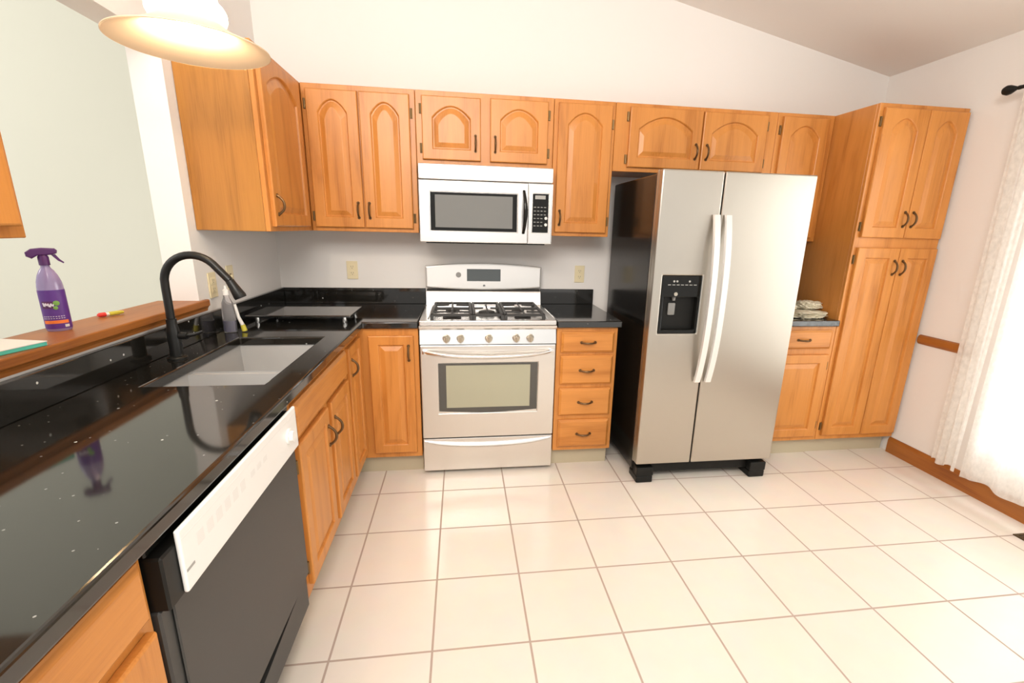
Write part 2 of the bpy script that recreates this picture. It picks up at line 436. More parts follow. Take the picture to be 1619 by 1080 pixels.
# ------------------------------------------------------------------ cabinet parts
def door_bm(M, u0, u1, v0, v1, t=0.019, arch=0.0, fw=0.057, rail=None, n0=0.001, bell=False):
    """raised-panel door; arch = rise of the cathedral arch"""
    bm = B(); w = u1 - u0; h = v1 - v0; rail = rail or fw
    K = 28
    bell = True
    arch = arch * 0.80
    iu0, iu1 = u0 + fw, u1 - fw
    cu, hw = (u0 + u1) / 2, (iu1 - iu0) / 2
    top = v1 - rail * (0.86 if arch else 1.0)
    sh = top - arch
    seg = lambda s: (math.sqrt(1 - (0.86 * s) ** 2) - math.sqrt(1 - 0.86 ** 2)) / (1 - math.sqrt(1 - 0.86 ** 2))
    def fsh(s):
        a = seg(s)
        if bell: a = 0.80 * a + 0.20 * (0.5 + 0.5 * math.cos(s * PI))
        e = max(0.0, (abs(s) - 0.8) / 0.2)
        return a * (1 - 0.35 * e * (1 - e))
    def inner(d, dip=0.0):
        L = [(iu0 + d, v0 + rail + d), (iu1 - d, v0 + rail + d)]
        if arch:
            for k in range(K + 1):
                s = 1 - 2 * k / K
                hwk = hw - d
                L.append((cu + s * hwk, sh - d * 1.15 + (arch) * fsh(s)))
        else:
            L += [(iu1 - d, top - d), (iu0 + d, top - d)]
        return L
    def outer(e):
        L = [(u0 + e, v0 + e), (u1 - e, v0 + e)]
        if arch:
            for k in range(K + 1):
                s = 1 - 2 * k / K
                if k == 0: L.append((u1 - e, v1 - e))
                elif k == K: L.append((u0 + e, v1 - e))
                else: L.append((cu + s * hw, v1 - e))
        else:
            L += [(u1 - e, v1 - e), (u0 + e, v1 - e)]
        return L
    N1 = n0 + t
    loops = [(outer(0.0), n0), (outer(0.0), N1 - 0.005), (outer(0.0018), N1 - 0.0016), (outer(0.005), N1),
             (inner(-0.003), N1), (inner(0.0), N1 - 0.0025), (inner(0.003), N1 - 0.0100), (inner(0.008), N1 - 0.0100),
             (inner(0.030), N1 - 0.0020), (inner(0.033), N1 - 0.0012)]
    R = [[bm.verts.new((p[0], p[1], n)) for p in L] for L, n in loops]
    k = len(R[0])
    for a, b in zip(R, R[1:]):
        for i in range(k):
            bm.faces.new((a[i], a[(i + 1) % k], b[(i + 1) % k], b[i]))
    bm.faces.new(R[-1]); bm.faces.new(R[0][::-1])
    bm.transform(M)
    return bm
def slab_front_bm(M, u0, u1, v0, v1, t=0.019, n0=0.001):
    bm = B()
    t2 = bmesh.new(); bmesh.ops.create_cube(t2, size=1)
    t2.free()
    # a drawer front with an eased, stepped edge
    loops = [(0, n0), (0, n0 + t * 0.5), (0.004, n0 + t * 0.62), (0.010, n0 + t - 0.002), (0.013, n0 + t)]
    R = [[bm.verts.new((u, v, n)) for u, v in ((u0 + e, v0 + e), (u1 - e, v0 + e), (u1 - e, v1 - e), (u0 + e, v1 - e))] for e, n in loops]
    for a, b in zip(R, R[1:]):
        for i in range(4): bm.faces.new((a[i], a[(i + 1) % 4], b[(i + 1) % 4], b[i]))
    bm.faces.new(R[-1]); bm.faces.new(R[0][::-1])
    bm.transform(M); return bm
def pull_bm(M, u, v, vert=True, L=0.080, n0=0.020):
    """arched bronze pull with flared feet"""
    bm = B(); pts = []; rr = []
    for k in range(15):
        s = -1 + 2 * k / 14
        off = 0.027 * (1 - abs(s) ** 2.4)
        a = s * L / 2
        pts.append((u, v + a, n0 + off + 0.001) if vert else (u + a, v, n0 + off + 0.001))
        rr.append(0.0044 + 0.0016 * abs(s) ** 4 + 0.0016 * (1 - abs(s)))
    tube(bm, pts, rr, 8)
    for s in (-1, 1):
        c = (u, v + s * L / 2, n0) if vert else (u + s * L / 2, v, n0)
        disc(bm, c, 0.0085, 0.0035, 12)
    bm.transform(M); return bm
def hinge_bm(M, u, v, n0=0.001):
    bm = B()
    box(bm, (u - 0.007, v - 0.026, n0), (u + 0.007, v + 0.026, n0 + 0.0025), 0.0008)
    tube(bm, [(u, v - 0.024, n0 + 0.005), (u, v + 0.024, n0 + 0.005)], 0.0042, 8)
    bm.transform(M); return bm
def add_door(parent, M, u0, u1, v0, v1, arch, hinge=None, handle=None, hv=None, wood=OAK, fw=0.057):
    d = obj('door', door_bm(M, u0, u1, v0, v1, arch=arch, fw=fw), wood, parent)
    if handle:
        obj('handle', pull_bm(M, handle[0], handle[1]), BRONZE, d, True)
    if hinge is not None:
        hu = u0 - 0.0085 if hinge == 'L' else u1 + 0.0085
        for v in (hv or (v0 + 0.075, v1 - 0.075)):
            obj('hinge', hinge_bm(M, hu, v), HINGE, d, True)
    return d
def add_drawer(parent, M, u0, u1, v0, v1, wood, handle=True):
    d = obj('drawer', slab_front_bm(M, u0, u1, v0, v1), wood, parent)
    if handle:
        obj('handle', pull_bm(M, (u0 + u1) / 2, (v0 + v1) / 2, False), BRONZE, d, True)
    return d
def carcass(parent, M, u0, u1, v0, v1, depth, wood=OAK, wood_frame=None):
    obj('body', one(box, (u0, v0, -depth), (u1, v1, -0.0205), 0.0015, M), wood, parent)
    obj('face_frame', one(box, (u0, v0, -0.020), (u1, v1, 0.0), 0.0018, M), wood_frame or wood, parent)

ZB, ZT, YU = 1.372, 2.122, -0.295
G = 0.0012
MU = FY(YU)
DU = 0.2935
def wall_cab(label, x0, x1, z0, z1, group='oak wall cabinets along the back wall'):
    t = thing('wall_cabinet', label, 'cabinet', ((x0 + x1) / 2, YU, z0), group)
    carcass(t, MU, x0 + G, x1 - G, z0, z1, DU)
    return t
# the corner cabinet fixed to the left wall, its door facing right
MLW = FX(0.303)
t = thing('wall_cabinet', 'oak wall cabinet on the left wall beneath the pendant lamp, broad plain side towards us', 'cabinet', (0.15, -0.6, ZB), 'oak wall cabinets on the left wall')
carcass(t, MLW, -0.892, -0.001, ZB, ZT, 0.3015, OAKEND, OAK)
add_door(t, MLW, -0.868, -0.372, ZB + 0.022, ZT - 0.028, 0.085, 'R', (-0.834, ZB + 0.115))
# back wall, left to right
t = wall_cab('oak wall cabinet with two tall arched doors, left of the microwave', 0.3045, 0.892, ZB, ZT)
add_door(t, MU, 0.330, 0.592, ZB + 0.022, ZT - 0.028, 0.078, 'L', (0.566, ZB + 0.115), (ZB + 0.08, ZT - 0.10))
add_door(t, MU, 0.600, 0.862, ZB + 0.022, ZT - 0.028, 0.078, 'R', (0.626, ZB + 0.115), (ZB + 0.08, ZT - 0.12))
t = wall_cab('short oak wall cabinet with two square arched doors directly above the microwave', 0.892, 1.662, 1.746, ZT)
add_door(t, MU, 0.926, 1.247, 1.771, ZT - 0.028, 0.075, 'L', (1.218, 1.862), (1.83, 2.03))
add_door(t, MU, 1.300, 1.626, 1.771, ZT - 0.024, 0.075, 'R', (1.328, 1.862), (1.83, 2.03))
t = wall_cab('narrow oak wall cabinet with one tall arched door, between microwave and fridge', 1.662, 2.022, ZB, ZT)
add_door(t, MU, 1.686, 2.000, ZB + 0.022, ZT - 0.022, 0.080, 'R', (1.710, ZB + 0.105), (ZB + 0.09, ZT - 0.12))
t = wall_cab('short oak wall cabinet with two wide arched doors above the fridge', 2.022, 3.036, 1.752, ZT)
add_door(t, MU, 2.106, 2.550, 1.776, ZT - 0.020, 0.085, 'L', (2.520, 1.875), (1.82, 2.05))
add_door(t, MU, 2.558, 2.966, 1.776, ZT - 0.024, 0.085, 'R', (2.590, 1.875), (1.83, 2.04))
t = wall_cab('narrow oak wall cabinet with one arched door, between fridge and tall pantry', 3.036, 3.413, ZB, ZT)
add_door(t, MU, 3.066, 3.372, ZB + 0.022, ZT - 0.022, 0.080, 'L', (3.098, ZB + 0.105))

# tall pantry
YP = -0.6175; MP = FY(YP)
t = thing('pantry_cabinet', 'tall oak pantry cabinet with four doors in the right corner', 'cabinet', (3.70, YP, 0.0))
carcass(t, MP, 3.4145, 3.9835, 0.118, ZT, 0.6160)
obj('toe_kick', one(box, (3.4145, YP + 0.065, 0.0), (3.9835, -0.002, 0.117)), KICK, t)
for z0, z1, a, hz in ((1.407, 2.098, 0.075, 1.513), (0.152, 1.349, 0.0, 1.235)):
    add_door(t, MP, 3.440, 3.718, z0, z1, a, 'L', (3.693, hz), (z0 + 0.06, z1 - 0.07), fw=0.060)
    add_door(t, MP, 3.722, 3.972, z0, z1, a, None, (3.748, hz), fw=0.060)

# near wall cabinet hanging beside the pass-through, its back half out of the frame
t = thing('wall_cabinet', 'oak wall cabinet at the left edge, nearest to us above the ledge', 'cabinet', (0.15, -2.6, ZB), 'oak wall cabinets on the left wall')
carcass(t, MLW, -2.95, -2.101, ZB, ZT, 0.3015)
add_door(t, MLW, -2.525, -2.127, ZB + 0.022, ZT - 0.028, 0.085, None, (-2.495, ZB + 0.115))
add_door(t, MLW, -2.945, -2.531, ZB + 0.022, ZT - 0.028, 0.085, None, (-2.56, ZB + 0.115))

# base cabinets -------------------------------------------------------------
ZK, ZBT = 0.116, 0.876
YB = -0.6155; MB_ = FY(YB); XB = 0.578; MX = FX(XB)
def base_kick_y(t, x0, x1):
    obj('toe_kick', one(box, (x0, YB + 0.055, 0.0), (x1, -0.03, ZK - 0.001)), KICK, t)
def base_kick_x(t, y0, y1, x0=0.03):
    obj('toe_kick', one(box, (x0, y0, 0.0), (XB - 0.065, y1, ZK - 0.001)), KICK, t)
# corner unit, L-shaped
t = thing('corner_base_cabinet', 'oak corner base cabinet with two tall doors meeting left of the stove', 'cabinet', (0.6, -0.6, 0.0))
bm = B(); cells(bm, [0.004, XB - 0.021, 0.894], [-0.932, YB + 0.021, -0.004], lambda i, j: j == 1 or i == 0, ZK, ZBT, IDM, 0.0015, 1)
obj('body', bm, OAK, t)
obj('face_frame', one(box, (XB - 0.0205, YB + 0.0005, ZK), (0.894, YB + 0.0205, ZBT), 0.0018), OAK, t)
obj('face_frame', one(box, (XB - 0.0205, -0.934, ZK), (XB, YB, ZBT), 0.0018), OAK, t)
base_kick_y(t, XB - 0.064, 0.894); base_kick_x(t, -0.932, YB + 0.054)
add_door(t, MB_, 0.632, 0.868, 0.150, 0.838, 0, None, (0.842, 0.742), fw=0.052)
add_door(t, MX, -0.910, -0.650, 0.165, 0.838, 0, None, (-0.872, 0.735), fw=0.048)
# sink base
t = thing('sink_base_cabinet', 'oak sink base cabinet with false front and two doors, right of the dishwasher', 'cabinet', (0.3, -1.31, 0.0))
pocket_lo = -1.683; pocket_hi = -0.9365
bm = B()
box(bm, (0.004, pocket_lo, ZK), (XB - 0.021, pocket_lo + 0.008, ZBT)); box(bm, (0.004, pocket_hi - 0.010, ZK), (XB - 0.021, pocket_hi, 0.66))
box(bm, (0.004, pocket_lo + 0.0085, ZK), (XB - 0.021, pocket_hi - 0.0105, ZK + 0.018)); box(bm, (0.004, pocket_lo + 0.0085, ZK + 0.0185), (0.016, pocket_hi - 0.0105, 0.66))
obj('body', bm, OAK, t)
obj('face_frame', one(box, (pocket_lo, ZK, -0.020), (pocket_hi, ZBT, 0), 0.0018, MX), OAK, t)
base_kick_x(t, pocket_lo, pocket_hi)
obj('false_front', slab_front_bm(MX, -1.655, -0.958, 0.724, 0.846), OAKY, t)
add_door(t, MX, -1.655, -1.310, 0.162, 0.703, 0, 'L', (-1.334, 0.590), fw=0.052)
add_door(t, MX, -1.262, -0.958, 0.162, 0.703, 0, 'R', (-1.236, 0.590), fw=0.052)
# near base cabinet at the lower left
t = thing('base_cabinet', 'oak base cabinet at the lower left corner, left of the dishwasher', 'cabinet', (0.3, -2.66, 0.0), 'oak base cabinets')
carcass(t, MX, -2.935, -2.385, ZK, ZBT, 0.574)
base_kick_x(t, -2.935, -2.385)
add_drawer(t, MX, -2.905, -2.405, 0.742, 0.858, OAKY)
add_door(t, MX, -2.905, -2.405, 0.152, 0.715, 0, None, (-2.87, 0.64), fw=0.055)
# drawers right of the stove
t = thing('drawer_cabinet', 'oak base cabinet with four drawers between stove and fridge', 'cabinet', (1.84, YB, 0.0), 'oak base cabinets')
carcass(t, MB_, 1.6625, 2.019, ZK, ZBT, 0.610)
base_kick_y(t, 1.6625, 2.016)
for z0, z1 in ((0.731, 0.852), (0.539, 0.712), (0.345, 0.515), (0.140, 0.317)):
    add_drawer(t, MB_, 1.688, 1.998, z0, z1, OAKX)
# small base right of the fridge
t = thing('base_cabinet', 'oak base cabinet with one drawer over one door, right of the fridge', 'cabinet', (3.19, YB, 0.0), 'oak base cabinets')
carcass(t, MB_, 2.975, 3.413, ZK, ZBT, 0.610)
base_kick_y(t, 2.975, 3.413)
add_drawer(t, MB_, 3.005, 3.385, 0.735, 0.852, OAKX)
add_door(t, MB_, 3.005, 3.385, 0.148, 0.698, 0, 'R', (3.035, 0.60), fw=0.055)

# ------------------------------------------------------------------ worktops
ZC0, ZC1 = 0.8765, 0.914
SX0, SX1, SY0, SY1 = 0.152, 0.505, -1.640, -0.975        # sink cut-out
t = thing('countertop', 'long black speckled granite worktop, L-shaped with the sink cut into it', 'countertop', (0.3, -1.5, ZC0))
bm = B(); cells(bm, [0.003, SX0, SX1, 0.609, 0.896], [-3.45, SY0, SY1, -0.637, -0.003],
     lambda i, j: (i <= 2 and not (i == 1 and j == 1)) or j == 3, ZC0, ZC1, IDM, 0.007, 3)
obj('worktop_slab', bm, GRANITE, t)
bm = B(); box(bm, (0.0015, -3.45, ZC1 + 0.0003), (0.021, -0.0015, 1.016), 0.002); 
obj('backsplash', bm, GRANITE, t)
obj('backsplash', one(box, (0.0215, -0.021, ZC1 + 0.0003), (0.896, -0.0015, 1.016), 0.002), GRANITE, t)
t = thing('countertop', 'short black granite worktop on the four-drawer cabinet beside the fridge', 'countertop', (1.85, -0.3, ZC0))
obj('worktop_slab', one(box, (1.661, -0.640, ZC0), (2.037, -0.003, ZC1), 0.007, IDM, 3), GRANITE, t)
obj('backsplash', one(box, (1.661, -0.021, ZC1 + 0.0003), (2.030, -0.0015, 1.016), 0.002), GRANITE, t)
bm = one(box, (2.965, -0.640, ZC0), (3.4125, -0.003, ZC1), 0.007, IDM, 3)
tag(obj('countertop', bm, GRANITE), 'small black granite worktop under the folded cloths, right of the fridge', 'countertop')

# ------------------------------------------------------------------ sink and tap
t = thing('kitchen_sink', 'grey double bowl sink set under the black worktop', 'sink', ((SX0 + SX1) / 2, (SY0 + SY1) / 2, 0.72))
ZR = ZC0 - 0.0008; ysp = -1.372
bm = B()
sx0, sx1, sy0, sy1 = SX0 - 0.006, SX1 + 0.006, SY0 - 0.006, SY1 + 0.006
def bowl(bm, x0, x1, y0, y1, zb, zt):
    r = 0.012
    T = [bm.verts.new(p) for p in ((x0, y0, zt), (x1, y0, zt), (x1, y1, zt), (x0, y1, zt))]
    Mi = [bm.verts.new(p) for p in ((x0 + r, y0 + r, zb + 0.03), (x1 - r, y0 + r, zb + 0.03), (x1 - r, y1 - r, zb + 0.03), (x0 + r, y1 - r, zb + 0.03))]
    Bt = [bm.verts.new(p) for p in ((x0 + .04, y0 + .04, zb), (x1 - .04, y0 + .04, zb), (x1 - .04, y1 - .04, zb), (x0 + .04, y1 - .04, zb))]
    for a, b in ((T, Mi), (Mi, Bt)):
        for i in range(4): bm.faces.new((a[i], b[i], b[(i + 1) % 4], a[(i + 1) % 4]))
    bm.faces.new(Bt)
    return T
cells(bm, [sx0 - 0.02, sx0, sx1, sx1 + 0.02], [sy0 - 0.02, sy0, sy1, sy1 + 0.02], lambda i, j: not (i == 1 and j == 1), ZR - 0.012, ZR)
box(bm, (sx0, ysp - 0.016, 0.70), (sx1, ysp + 0.016, ZR - 0.008), 0.005, IDM, 2)
for y0, y1 in ((sy0, ysp - 0.0165), (ysp + 0.0165, sy1)):
    bowl(bm, sx0, sx1, y0, y1, 0.68, ZR - 0.004)
obj('basin', bm, SINKM, t)
for yc in ((sy0 + ysp) / 2, (sy1 + ysp) / 2):
    bm = B(); lathe(bm, [(0, 0.004), (0.030, 0.004), (0.036, 0.007), (0.042, 0.006), (0.044, 0.0)], 24, Matrix.Translation(((sx0 + sx1) / 2, yc, 0.681)))
    obj('drain', bm, CHROME, t, True)

fx, fy = 0.083, -1.318
t = thing('kitchen_faucet', 'black gooseneck kitchen tap behind the sink', 'faucet', (fx, fy, ZC1))
bm = B(); lathe(bm, [(0, 0.0005), (0.032, 0.0005), (0.032, 0.006), (0.028, 0.010), (0.0215, 0.012), (0.0205, 0.10), (0.0185, 0.115), (0.0165, 0.13), (0.0165, 0.15), (0, 0.15)], 28, Matrix.Translation((fx, fy, ZC1)))
obj('tap_body', bm, MATTEBLACK, t, True)
bm = B(); pts = [(fx, fy, ZC1 + 0.151), (fx, fy, 1.10), (fx, fy, 1.18)]
ca, ra = (0.181, 1.192), 0.098
for k in range(1, 17):
    a = PI - k / 16 * (PI * 0.80)
    pts.append((ca[0] + ra * math.cos(a), fy, ca[1] + ra * 1.03 * math.sin(a)))
pts.append((0.2985, fy, 1.205))
tube(bm, pts, 0.0135, 14)
obj('spout', bm, MATTEBLACK, t, True)
bm = B(); tube(bm, [(0.299, fy, 1.204), (0.310, fy, 1.182), (0.327, fy, 1.148), (0.330, fy, 1.141)], [0.0145, 0.0165, 0.0215, 0.020], 16)
h = obj('spray_head', bm, MATTEBLACK, t, True)
bm = B(); tube(bm, [(fx + 0.019, fy, 1.000), (fx + 0.045, fy, 1.000)], [0.013, 0.013], 14)
tube(bm, [(fx + 0.045, fy, 1.000), (fx + 0.075, fy - 0.004, 1.006), (fx + 0.105, fy - 0.006, 1.018)], [0.0075, 0.006, 0.0055], 10)
obj('lever', bm, MATTEBLACK, t, True)

# ------------------------------------------------------------------ stove
RX0, RX1 = 0.902, 1.654; RC = (RX0 + RX1) / 2
t = thing('gas_stove', 'stainless steel gas stove standing between the oak base cabinets', 'stove', (RC, -0.33, 0.0))
obj('body', one(box, (RX0 + .003, -0.598, 0.022), (RX1 - .003, -0.035, 0.893), 0.003), mat('stove_side_enamel', (0.42, 0.41, 0.40, 1), 0.4), t)
for x in (RX0 + 0.05, RX1 - 0.05):
    for y in (-0.55, -0.10): obj('foot', one(disc, (x, y, 0.0005), 0.018, 0.021, 12), BLACK, t)
# cooktop tray
bm = B()
cells(bm, [RX0, RX0 + 0.045, RX1 - 0.045, RX1], [-0.640, -0.595, -0.150, -0.06], lambda i, j: not (i == 1 and j == 1), 0.8935, 0.921, IDM, 0.005, 3)
box(bm, (RX0 + 0.04, -0.60, 0.8935), (RX1 - 0.04, -0.145, 0.909))
obj('cooktop', bm, BRIGHT, t)
# rounded front edge and control panel
bm = B()
prism(bm, [(0.598, 0.872), (0.640, 0.872), (0.647, 0.880), (0.648, 0.888), (0.644, 0.8925), (0.598, 0.8925)], RX0, RX1, frame((0, 0, 0), (0, -1, 0), (0, 0, 1), (1, 0, 0)))
obj('front_edge', bm, BRIGHT, t)
bm = B(); PT, PBm = 0.871, 0.790
prism(bm, [(0.5985, PBm), (0.644, PBm), (0.640, PBm + 0.02), (0.630, PT - .01), (0.628, PT), (0.5985, PT)], RX0 + .001, RX1 - .001, frame((0, 0, 0), (0, -1, 0), (0, 0, 1), (1, 0, 0)))
obj('control_panel', bm, BRIGHT, t)
for kx in (1.046, 1.122, 1.276, 1.428, 1.506):
    M = frame((kx, -0.6375, 0.824), (1, 0, 0), (0, -0.13, 0.99), (0, -0.99, -0.13))
    bm = B(); lathe(bm, [(0, 0), (0.0215, 0), (0.0215, 0.003), (0.018, 0.006), (0.0175, 0.024), (0.0155, 0.028), (0, 0.028)], 24, M)
    kb = obj('knob', bm, NICKEL, t, True)
    obj('grip', one(box, (-0.0042, -0.017, 0.0283), (0.0042, 0.017, 0.037), 0.002, M), NICKEL, kb)
# oven door with glass, curved handle
MF = FY(-0.604)
bm = B(); pocket(bm, (RX0 + .001, 0.236, 0.0), (RX1 - .001, 0.783, 0.034), (0.996, 1.556, 0.384, 0.682), 0.006, MF, 0.004)
dr = obj('oven_door', bm, STEEL, t)
bm = B()
pl = [(0.998, 0.680), (0.998, 0.398)] + [(0.998 + 0.556 * k / 12, 0.398 - 0.012 * math.sin(PI * k / 12)) for k in range(1, 12)] + [(1.554, 0.398), (1.554, 0.680)]
prism(bm, pl[::-1], 0.0285, 0.0325, MF)
wg = obj('oven_window', bm, DARKGLASS, dr)
obj('inner_glass', one(box, (1.040, 0.418, 0.0328), (1.512, 0.668, 0.0334), 0.0002, MF), OVENGLASS, wg)
bm = B()
hp = []; n = 24
for k in range(n + 1):
    s = -1 + 2 * k / n
    hp.append((RC + s * 0.352, 0.7475 - 0.022 * (1 - s * s), 0.034 + 0.004 + 0.040 * (1 - abs(s) ** 5)))
tube(bm, hp, [0.0135] * (n + 1), 12, MF, True, 0.75)
for s in (-1, 1): box(bm, (RC + s * 0.350 - 0.014, 0.736, 0.0343), (RC + s * 0.350 + 0.014, 0.760, 0.052), 0.005, MF, 2)
obj('handle', bm, BRIGHT, dr, True)
# drawer with curved lip
bm = B(); box(bm, (RX0 + .001, 0.026, 0.0), (RX1 - .001, 0.228, 0.030), 0.004, MF, 2)
ww = obj('warming_drawer', bm, STEEL, t)
bm = B(); nn = 24
sec = [(0.0, 0.0), (0.016, -0.002), (0.020, -0.012), (0.012, -0.024), (0.0, -0.030)]
rows = []
for k in range(nn + 1):
    s = -1 + 2 * k / nn
    zz = 0.219 - 0.022 * (1 - s * s); f = 0.35 + 0.65 * (1 - s ** 4)
    rows.append([bm.verts.new((RC + s * 0.366, zz + dz * f, 0.0302 + dn * f)) for dn, dz in sec])
for a, b in zip(rows, rows[1:]):
    for i in range(len(sec) - 1): bm.faces.new((a[i], a[i + 1], b[i + 1], b[i]))
    bm.faces.new((a[-1], a[0], b[0], b[-1]))
bm.faces.new(rows[0]); bm.faces.new(rows[-1][::-1])
bm.transform(MF)
obj('handle', bm, BRIGHT, ww, True)
# backguard
bm = B(); MG = FY(-0.035)
prism(bm, [(0.035, 0.9215), (0.100, 0.9215), (0.096, 0.935), (0.082, 0.998), (0.078, 1.006), (0.035, 1.006)], RX0 + .004, RX1 - .004, frame((0, 0, 0), (0, -1, 0), (0, 0, 1), (1, 0, 0)))
obj('vent_riser', bm, BRIGHT, t)
bm = B()
top = [(RX0 + 0.752 * k / 20, 1.164 + 0.022 * (1 - (2 * k / 20 - 1) ** 2)) for k in range(21)]
bot = [(RX0 + 0.752 * k / 20, 1.030 - 0.016 * (1 - (2 * k / 20 - 1) ** 2)) for k in range(21)]
prism(bm, bot + top[::-1], 0.0, 0.040, MG, 0.010)
bgp = obj('backguard', bm, BACKSTEEL, t)
obj('backguard_seam', one(box, (RX0 + .006, -0.070, 1.0063), (RX1 - .006, -0.0355, 1.016)), SHADOWGAP, t)
obj('display', one(box, (1.166, 1.072, 0.0402), (1.384, 1.150, 0.0425), 0.001, MG), DISPLAY, bgp)
bm = B(); disc(bm, (1.112, 1.112, 0.0402), 0.017, 0.004, 24, MG); disc(bm, (1.112, 1.112, 0.0443), 0.011, 0.003, 24, MG)
obj('dial', bm, mat('grey_dial', (0.30, 0.29, 0.27, 1), 0.4, 0.5), bgp, True)
bm = B(); disc(bm, (1.277, 1.043, 0.0402), 0.0075, 0.0012, 20, MG)
lg = obj('emblem', bm, DISPLAY, bgp, True)
bm = B()
for a0 in (0.3, 2.4, 4.5):
    tube(bm, [(1.277 + 0.0045 * math.cos(a0 + k * 0.35), 1.043 + 0.0045 * math.sin(a0 + k * 0.35), 0.0417) for k in range(5)], 0.0007, 6, MG)
obj('emblem_script', bm, BRIGHT, lg)
# burners and grates
for bx, by, br_ in ((1.075, -0.50, 0.040), (1.075, -0.255, 0.032), (1.278, -0.375, 0.048), (1.480, -0.50, 0.036), (1.480, -0.255, 0.030)):
    bm = B(); lathe(bm, [(0, 0), (br_ * 1.35, 0), (br_ * 1.3, 0.006), (br_, 0.009), (br_, 0.017), (br_ * 0.8, 0.020), (0, 0.020)], 24, Matrix.Translation((bx, by, 0.9092)))
    obj('burner', bm, IRON, t, True)
def grate(x0, x1, y0, y1, burners):
    bm = B(); z = 0.944; r = 0.0075
    for p, q in (((x0, y0), (x1, y0)), ((x1, y0), (x1, y1)), ((x1, y1), (x0, y1)), ((x0, y1), (x0, y0))):
        box(bm, (min(p[0], q[0]) - r, min(p[1], q[1]) - r, z - 0.010), (max(p[0], q[0]) + r, max(p[1], q[1]) + r, z + 0.006), 0.003)
    for bx, by in burners:
        for k in range(4):
            a = k * PI / 2
            e = Vector((math.cos(a), math.sin(a)))
            far = {0: x1 - bx, 1: y1 - by, 2: bx - x0, 3: by - y0}[k]
            far = min(far, 0.125)
            tube(bm, [(bx + e.x * 0.022, by + e.y * 0.022, z + 0.002), (bx + e.x * far, by + e.y * far, z)], [0.0055, 0.007], 8)
        if len(burners) > 1: pass
    my_ = (y0 + y1) / 2
    if len(burners) > 1: box(bm, (x0, my_ - r, z - 0.010), (x1, my_ + r, z + 0.006), 0.003)
    for x in (x0, x1):
        for y in (y0, y1): box(bm, (x - 0.009, y - 0.009, 0.9095), (x + 0.009, y + 0.009, z), 0.002)
    obj('grate', bm, IRON, t)
grate(0.968, 1.182, -0.585, -0.165, ((1.075, -0.50), (1.075, -0.255)))
grate(1.200, 1.356, -0.585, -0.165, ((1.278, -0.375),))
grate(1.374, 1.588, -0.585, -0.165, ((1.480, -0.50), (1.480, -0.255)))

# ------------------------------------------------------------------ microwave
t = thing('microwave_oven', 'stainless steel microwave mounted under the short wall cabinet above the stove', 'microwave', (RC, -0.2, 1.325))
MW0, MW1 = 0.903, 1.6525
obj('body', one(box, (MW0 + .003, -0.350, 1.330), (MW1 - .003, -0.003, 1.743), 0.003), mat('microwave_case', (0.30, 0.30, 0.29, 1), 0.4, 0.6), t)
obj('base_vent', one(box, (MW0 + 0.03, -0.345, 1.318), (MW1 - 0.03, -0.02, 1.3295), 0.002), BLACK, t)
MM = FY(-0.351)
obj('vent_panel', one(box, (MW0, 1.661, 0.0), (MW1, 1.742, 0.038), 0.005, MM, 2), BRIGHT, t)
bm = B(); pocket(bm, (MW0, 1.326, 0.0), (1.5115, 1.6575, 0.038), (0.962, 1.452, 1.387, 1.598), 0.007, MM, 0.004)
md = obj('microwave_door', bm, BRIGHT, t)
bm = B(); box(bm, (0.964, 1.389, 0.0311), (1.450, 1.596, 0.0335), 0.001, MM)
gw = obj('door_window', bm, BLACKGLOSS, md)
obj('window_screen', one(box, (0.990, 1.407, 0.0336), (1.424, 1.582, 0.0342), 0.0002, MM), MWGLASS, gw)
bm = B(); hp = []
for k in range(17):
    s = -1 + 2 * k / 16
    hp.append((1.487 + 0.006 * (1 - s * s), 1.500 + s * 0.112, 0.041 + 0.034 * (1 - abs(s) ** 3)))
tube(bm, hp, [0.008 + 0.005 * (1 - abs(-1 + 2 * k / 16)) for k in range(17)], 10, MM)
for s in (-1, 1): box(bm, (1.479, 1.500 + s * 0.112 - 0.008, 0.0382), (1.495, 1.500 + s * 0.112 + 0.008, 0.046), 0.003, MM)
obj('handle', bm, BLACKGLOSS, md, True)
bm = B(); pocket(bm, (1.513, 1.326, 0.0), (MW1, 1.6575, 0.038), (1.537, 1.632, 1.388, 1.604), 0.003, MM, 0.004)
cp = obj('control_panel', bm, BRIGHT, t)
kp = obj('keypad', one(box, (1.5385, 1.3895, 0.0352), (1.6305, 1.6025, 0.0372), 0.0008, MM), BLACKGLOSS, cp)
obj('display', one(box, (1.552, 1.574, 0.0373), (1.612, 1.594, 0.0378), 0, MM), GREYMARK, kp)
bm = B()
for r_ in range(6):
    for c_ in range(4):
        if r_ >= 3 and c_ == 3: continue
        u = 1.546 + c_ * 0.0195; v = 1.528 - r_ * 0.0205
        box(bm, (u, v, 0.0373), (u + 0.012, v + 0.0035, 0.0376), 0, MM)
obj('keypad_marks', bm, GREYMARK, kp)
bm = B()
for v in (1.470, 1.434):
    disc(bm, (1.617, v, 0.0373), 0.0085, 0.0006, 16, MM)
obj('round_keys', bm, PALEMARK, kp)

